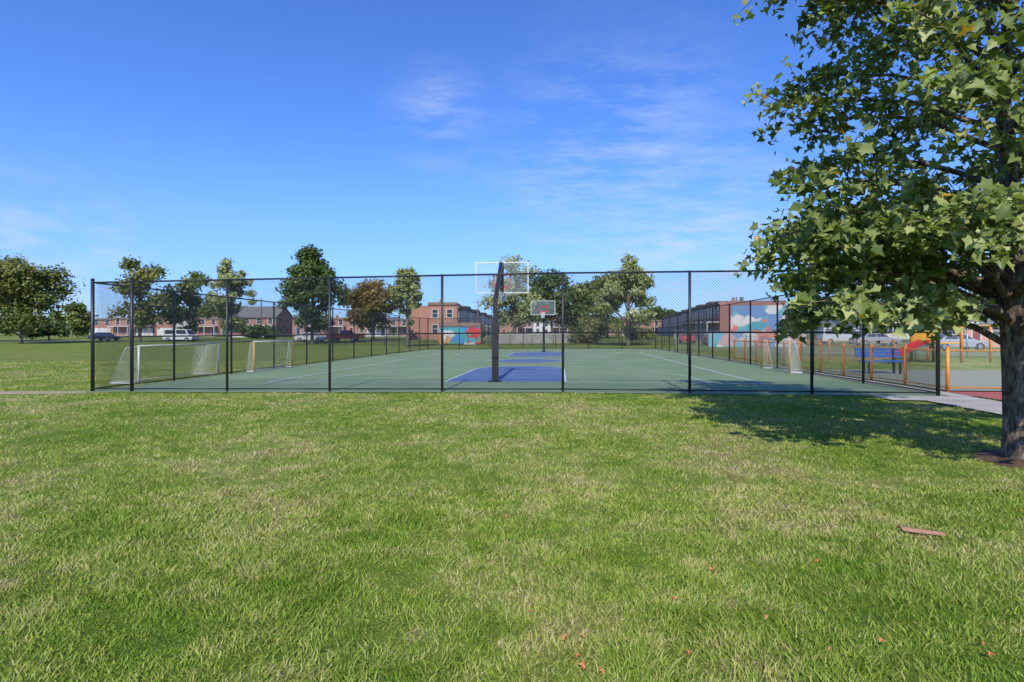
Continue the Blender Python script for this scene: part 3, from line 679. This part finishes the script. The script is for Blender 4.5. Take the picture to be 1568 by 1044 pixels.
house('painted_garage',PX(672,66),66,0,5.4,4,2.75,br1,1,2,door=3,mural=((.05,-.14,.2),(5.35,-.09,2.6),mur1))
near=Vector((32.5,80)); far=Vector((54,187)); dn=(far-near).normalized(); ang=math.atan2(-dn.y,-dn.x)
for i in range(18):
    p=near+dn*((i+1)*5.8)
    house('brick_rowhouse',p.x,p.y,ang,5.79,9.5,6.0+.25*(i%2),[br2,br1,br2,br4,br1,br2][i%6],2,2,porch=True,door=i,mural=((5.81,1.6,.4),(5.86,9.3,5.4),mur2) if i==0 else None)
house('bungalow',PX(1300,88),88,.1,13,8,3.0,paintw,1,4,roof='gable',door=1,porch=True,side=True)
for i in range(6):
    house('brick_rowhouse',PX(1375,95)+i*5.8,95,.02,5.79,9,4.4+.25*(i%2),[br1,br2,br3][i%3],2,2,porch=i%2==0,door=i)
house('salmon_house',PX(1478,52),52,.15,5,5,2.5,salmon,1,2,roof='gable',door=0,side=True)
house('brick_house',PX(1570,66),66,.15,9,7,4.6,br2,2,3,roof='gable',door=2,side=True)
wallc=basic('wall_concrete',(0.36,0.34,0.30),(0.26,0.25,0.22),.8,.9)
def wall(name,x0,x1,Y,h,mat):
    e=MB(); x=x0; g=gw(x0,Y)
    while x<x1-.01:
        xe=min(x+4,x1); e.box((x,Y,gw(x,Y)-.1),(xe-.03,Y+.25,gw(x,Y)+h)); e.box((x-.0,Y-.04,gw(x,Y)+h+.002),(xe-.0,Y+.29,gw(x,Y)+h+.1)); x=xe
    e.obj(name,[mat])
wall('concrete_wall',PX(762,68),PX(907,68),68,1.35,wallc)
wall('mural_wall',PX(1085,54),PX(1235,54),54,1.5,mur2)
roadm=basic('asphalt',(0.06,0.06,0.06),(0.075,0.075,0.072),1,.9)
mb=MB(); sheet(mb,-140,60,76,79.8,.03); mb.obj('street',[roadm])
mb=MB()
for i in range(50): sheet(mb,-140+i*4,-138+i*4,77.9,78.0,.036)
mb.obj('street_marking',[linem])

# ---------- vehicles ----------
tire=basic('tyre',(0.02,0.02,0.02),None,5,.8); hub=basic('hubcap',(0.45,0.45,0.47),None,5,.3,.8); lampm=basic('headlamp',(0.7,0.7,0.7),None,5,.2); tail=basic('tail_lamp',(0.4,0.01,0.01),None,5,.3)
def vehicle(name,x,y,rz,col,kind='sedan'):
    e=empty(name,(x,y,gw(x,y)+.03),rz); pm=basic('paint_'+name,col,tuple(c*.93 for c in col),2,.25)
    if kind=='sedan':
        body=[(-2.2,.3),(2.2,.3),(2.28,.5),(2.22,.72),(1.1,.9),(-1.6,.93),(-2.22,.86),(-2.28,.55)]; cab=[(-1.6,.92),(1.15,.89),(.45,1.4),(-.95,1.42)]
    elif kind=='van':
        body=[(-2.5,.3),(2.4,.3),(2.5,.5),(2.45,.9),(1.9,1.05),(-2.45,1.1),(-2.55,.6)]; cab=[(-2.45,1.09),(1.9,1.04),(1.3,1.95),(-2.3,1.98)]
    else:
        body=[(-2.8,.4),(2.7,.4),(2.8,.6),(2.75,1.0),(1.3,1.12),(-2.75,1.12),(-2.85,.6)]; cab=[(-.6,1.11),(1.25,1.11),(.75,1.75),(-.45,1.78)]
    mb=MB(); mb.prism(body,-.88,.88,0,[.05,.05,.02,.04,.06,.06,.04,.02][:len(body)]); mb.prism(cab,-.8,.8,0,[0,0,.17,.17])
    if kind=='pickup': mb.box((-2.7,-.83,1.121),(-.62,-.76,1.3)); mb.box((-2.7,.76,1.121),(-.62,.83,1.3)); mb.box((-2.75,-.75,1.121),(-2.68,.75,1.3))
    mb.obj('body',[pm],e,bevel=.05)
    g=MB(); (x0,z0),(x1,z1),(x2,z2),(x3,z3)=cab
    for s in (-1,1):
        def sidep(fx,fz):
            xa=x0+(x3-x0)*fz; xb=x1+(x2-x1)*fz; return (xa+(xb-xa)*fx,s*(.805-.17*fz),z0+(z2-z0)*fz)
        for f0,f1 in ((.06,.48),(.52,.94)):
            q=[sidep(f0,.12),sidep(f1,.12),sidep(f1,.86),sidep(f0,.86)]; g.face(q if s<0 else q[::-1])
    def endp(xa,za,xb,zb,o_):
        def p(f,yy): return (xa+(xb-xa)*f+o_,yy*(.8-.17*f)*.92,za+(zb-za)*f)
        return [p(.1,-1),p(.1,1),p(.88,1),p(.88,-1)]
    g.face(endp(x1,z1,x2,z2,.012)); g.face(endp(x0,z0,x3,z3,-.012)[::-1]); g.obj('windows',[win],e)
    wm=MB(); wb=1.38 if kind=='sedan' else 1.6
    for xx in (-wb,wb):
        for s in (-1,1):
            wm.tube([(xx,s*.68,.33),(xx,s*.9,.33)],.33,18,0); wm.tube([(xx,s*.9,.33),(xx,s*.915,.33)],[.19,.17],12,1)
    wm.obj('wheels',[tire,hub],e)
    lm=MB(); xe=max(p[0] for p in body); xm=min(p[0] for p in body)
    for s in (-1,1): lm.box((xe-.1,s*.6-.16,.6),(xe+.005,s*.6+.16,.74),0); lm.box((xm-.005,s*.66-.12,.62),(xm+.1,s*.66+.12,.8),1)
    lm.obj('lamps',[lampm,tail],e)
vehicle('pickup_truck',PX(512,77),76.5+5.5,-TH,(0.6,0.025,0.02),'pickup')
vehicle('parked_car',PX(462,77),77.5+3,-TH,(0.6,0.6,0.6))
vehicle('parked_car',PX(122,82),87,-TH,(0.03,0.05,0.12))
vehicle('parked_car',PX(1052,66),66,1.3,(0.45,0.03,0.03))
vehicle('parked_car',PX(1090,60),60,1.3,(0.05,0.05,0.06))
vehicle('parked_van',PX(1288,62),62,-.1,(0.55,0.55,0.55),'van')
vehicle('parked_car',PX(1462,44),44,-.1,(0.3,0.31,0.33))
vehicle('parked_car',PX(1340,56),56,-.1,(0.35,0.35,0.37))
vehicle('parked_van',PX(255,79),82.5,-TH,(0.55,0.55,0.56),'van')
def upole(x,y,h):
    e=empty('utility_pole',(x,y,gw(x,y))); mb=MB(); mb.tube([(0,0,-.2),(0,0,h)],[.15,.1],10); mb.box((-1.1,-.12,h-.9),(1.1,-.1+.0,h-.78)); mb.obj('pole_and_crossarm',[barkm],e)
    mb=MB()
    for xx in (-1,-.5,.5,1): mb.tube([(xx,-.11,h-.778),(xx,-.11,h-.6)],[.05,.03],6)
    mb.obj('insulators',[stone],e)
upole(PX(732,120),120,9); upole(PX(1128,100),100,8); upole(PX(400,115),115,9)

# ---------- fallen leaves, bark piece ----------
lf=MB(); R2=random.Random(8)
spots=[(888,982),(882,1013),(1500,995),(1030,925),(1512,1010),(1175,955),(1350,990),(1270,1005),(1130,690)]
for px,py in spots+[(R2.uniform(700,1560),R2.uniform(720,1040)) for _ in range(12)]:
    Y=CH*F/(py-HZ); X=PX(px,Y); s=R2.uniform(.022,.038); t=R2.uniform(0,6.28); z=gw(X,Y)+.034
    for m in range(no):
        pa=[(0,.25)]+[outl[m],outl[(m+1)%no]]
        lf.face([(X+s*(a_*math.cos(t)-b_*math.sin(t)),Y+s*(a_*math.sin(t)+b_*math.cos(t)),z+.012*math.sin(5*a_+3*b_)) for a_,b_ in pa])
lf.obj('fallen_leaves',[basic('dry_leaf',(0.5,0.16,0.05),(0.4,0.2,0.08),20,.8)])
Y=CH*F/(820-HZ); X=PX(1410,Y); bk=MB()
for k in range(8):
    a0=math.pi*k/8; a1=math.pi*(k+1)/8
    bk.face([(X-.12,Y+.05+.035*math.cos(a0),.03+.02*math.sin(a0)),(X-.12,Y+.05+.035*math.cos(a1),.03+.02*math.sin(a1)),(X+.13,Y-.05+.025*math.cos(a1),.025+.02*math.sin(a1)),(X+.12,Y-.05+.025*math.cos(a0),.025+.02*math.sin(a0))])
bk.obj('bark_piece',[basic('bark_pink',(0.42,0.22,0.14),(0.3,0.15,0.1),15,.9)])
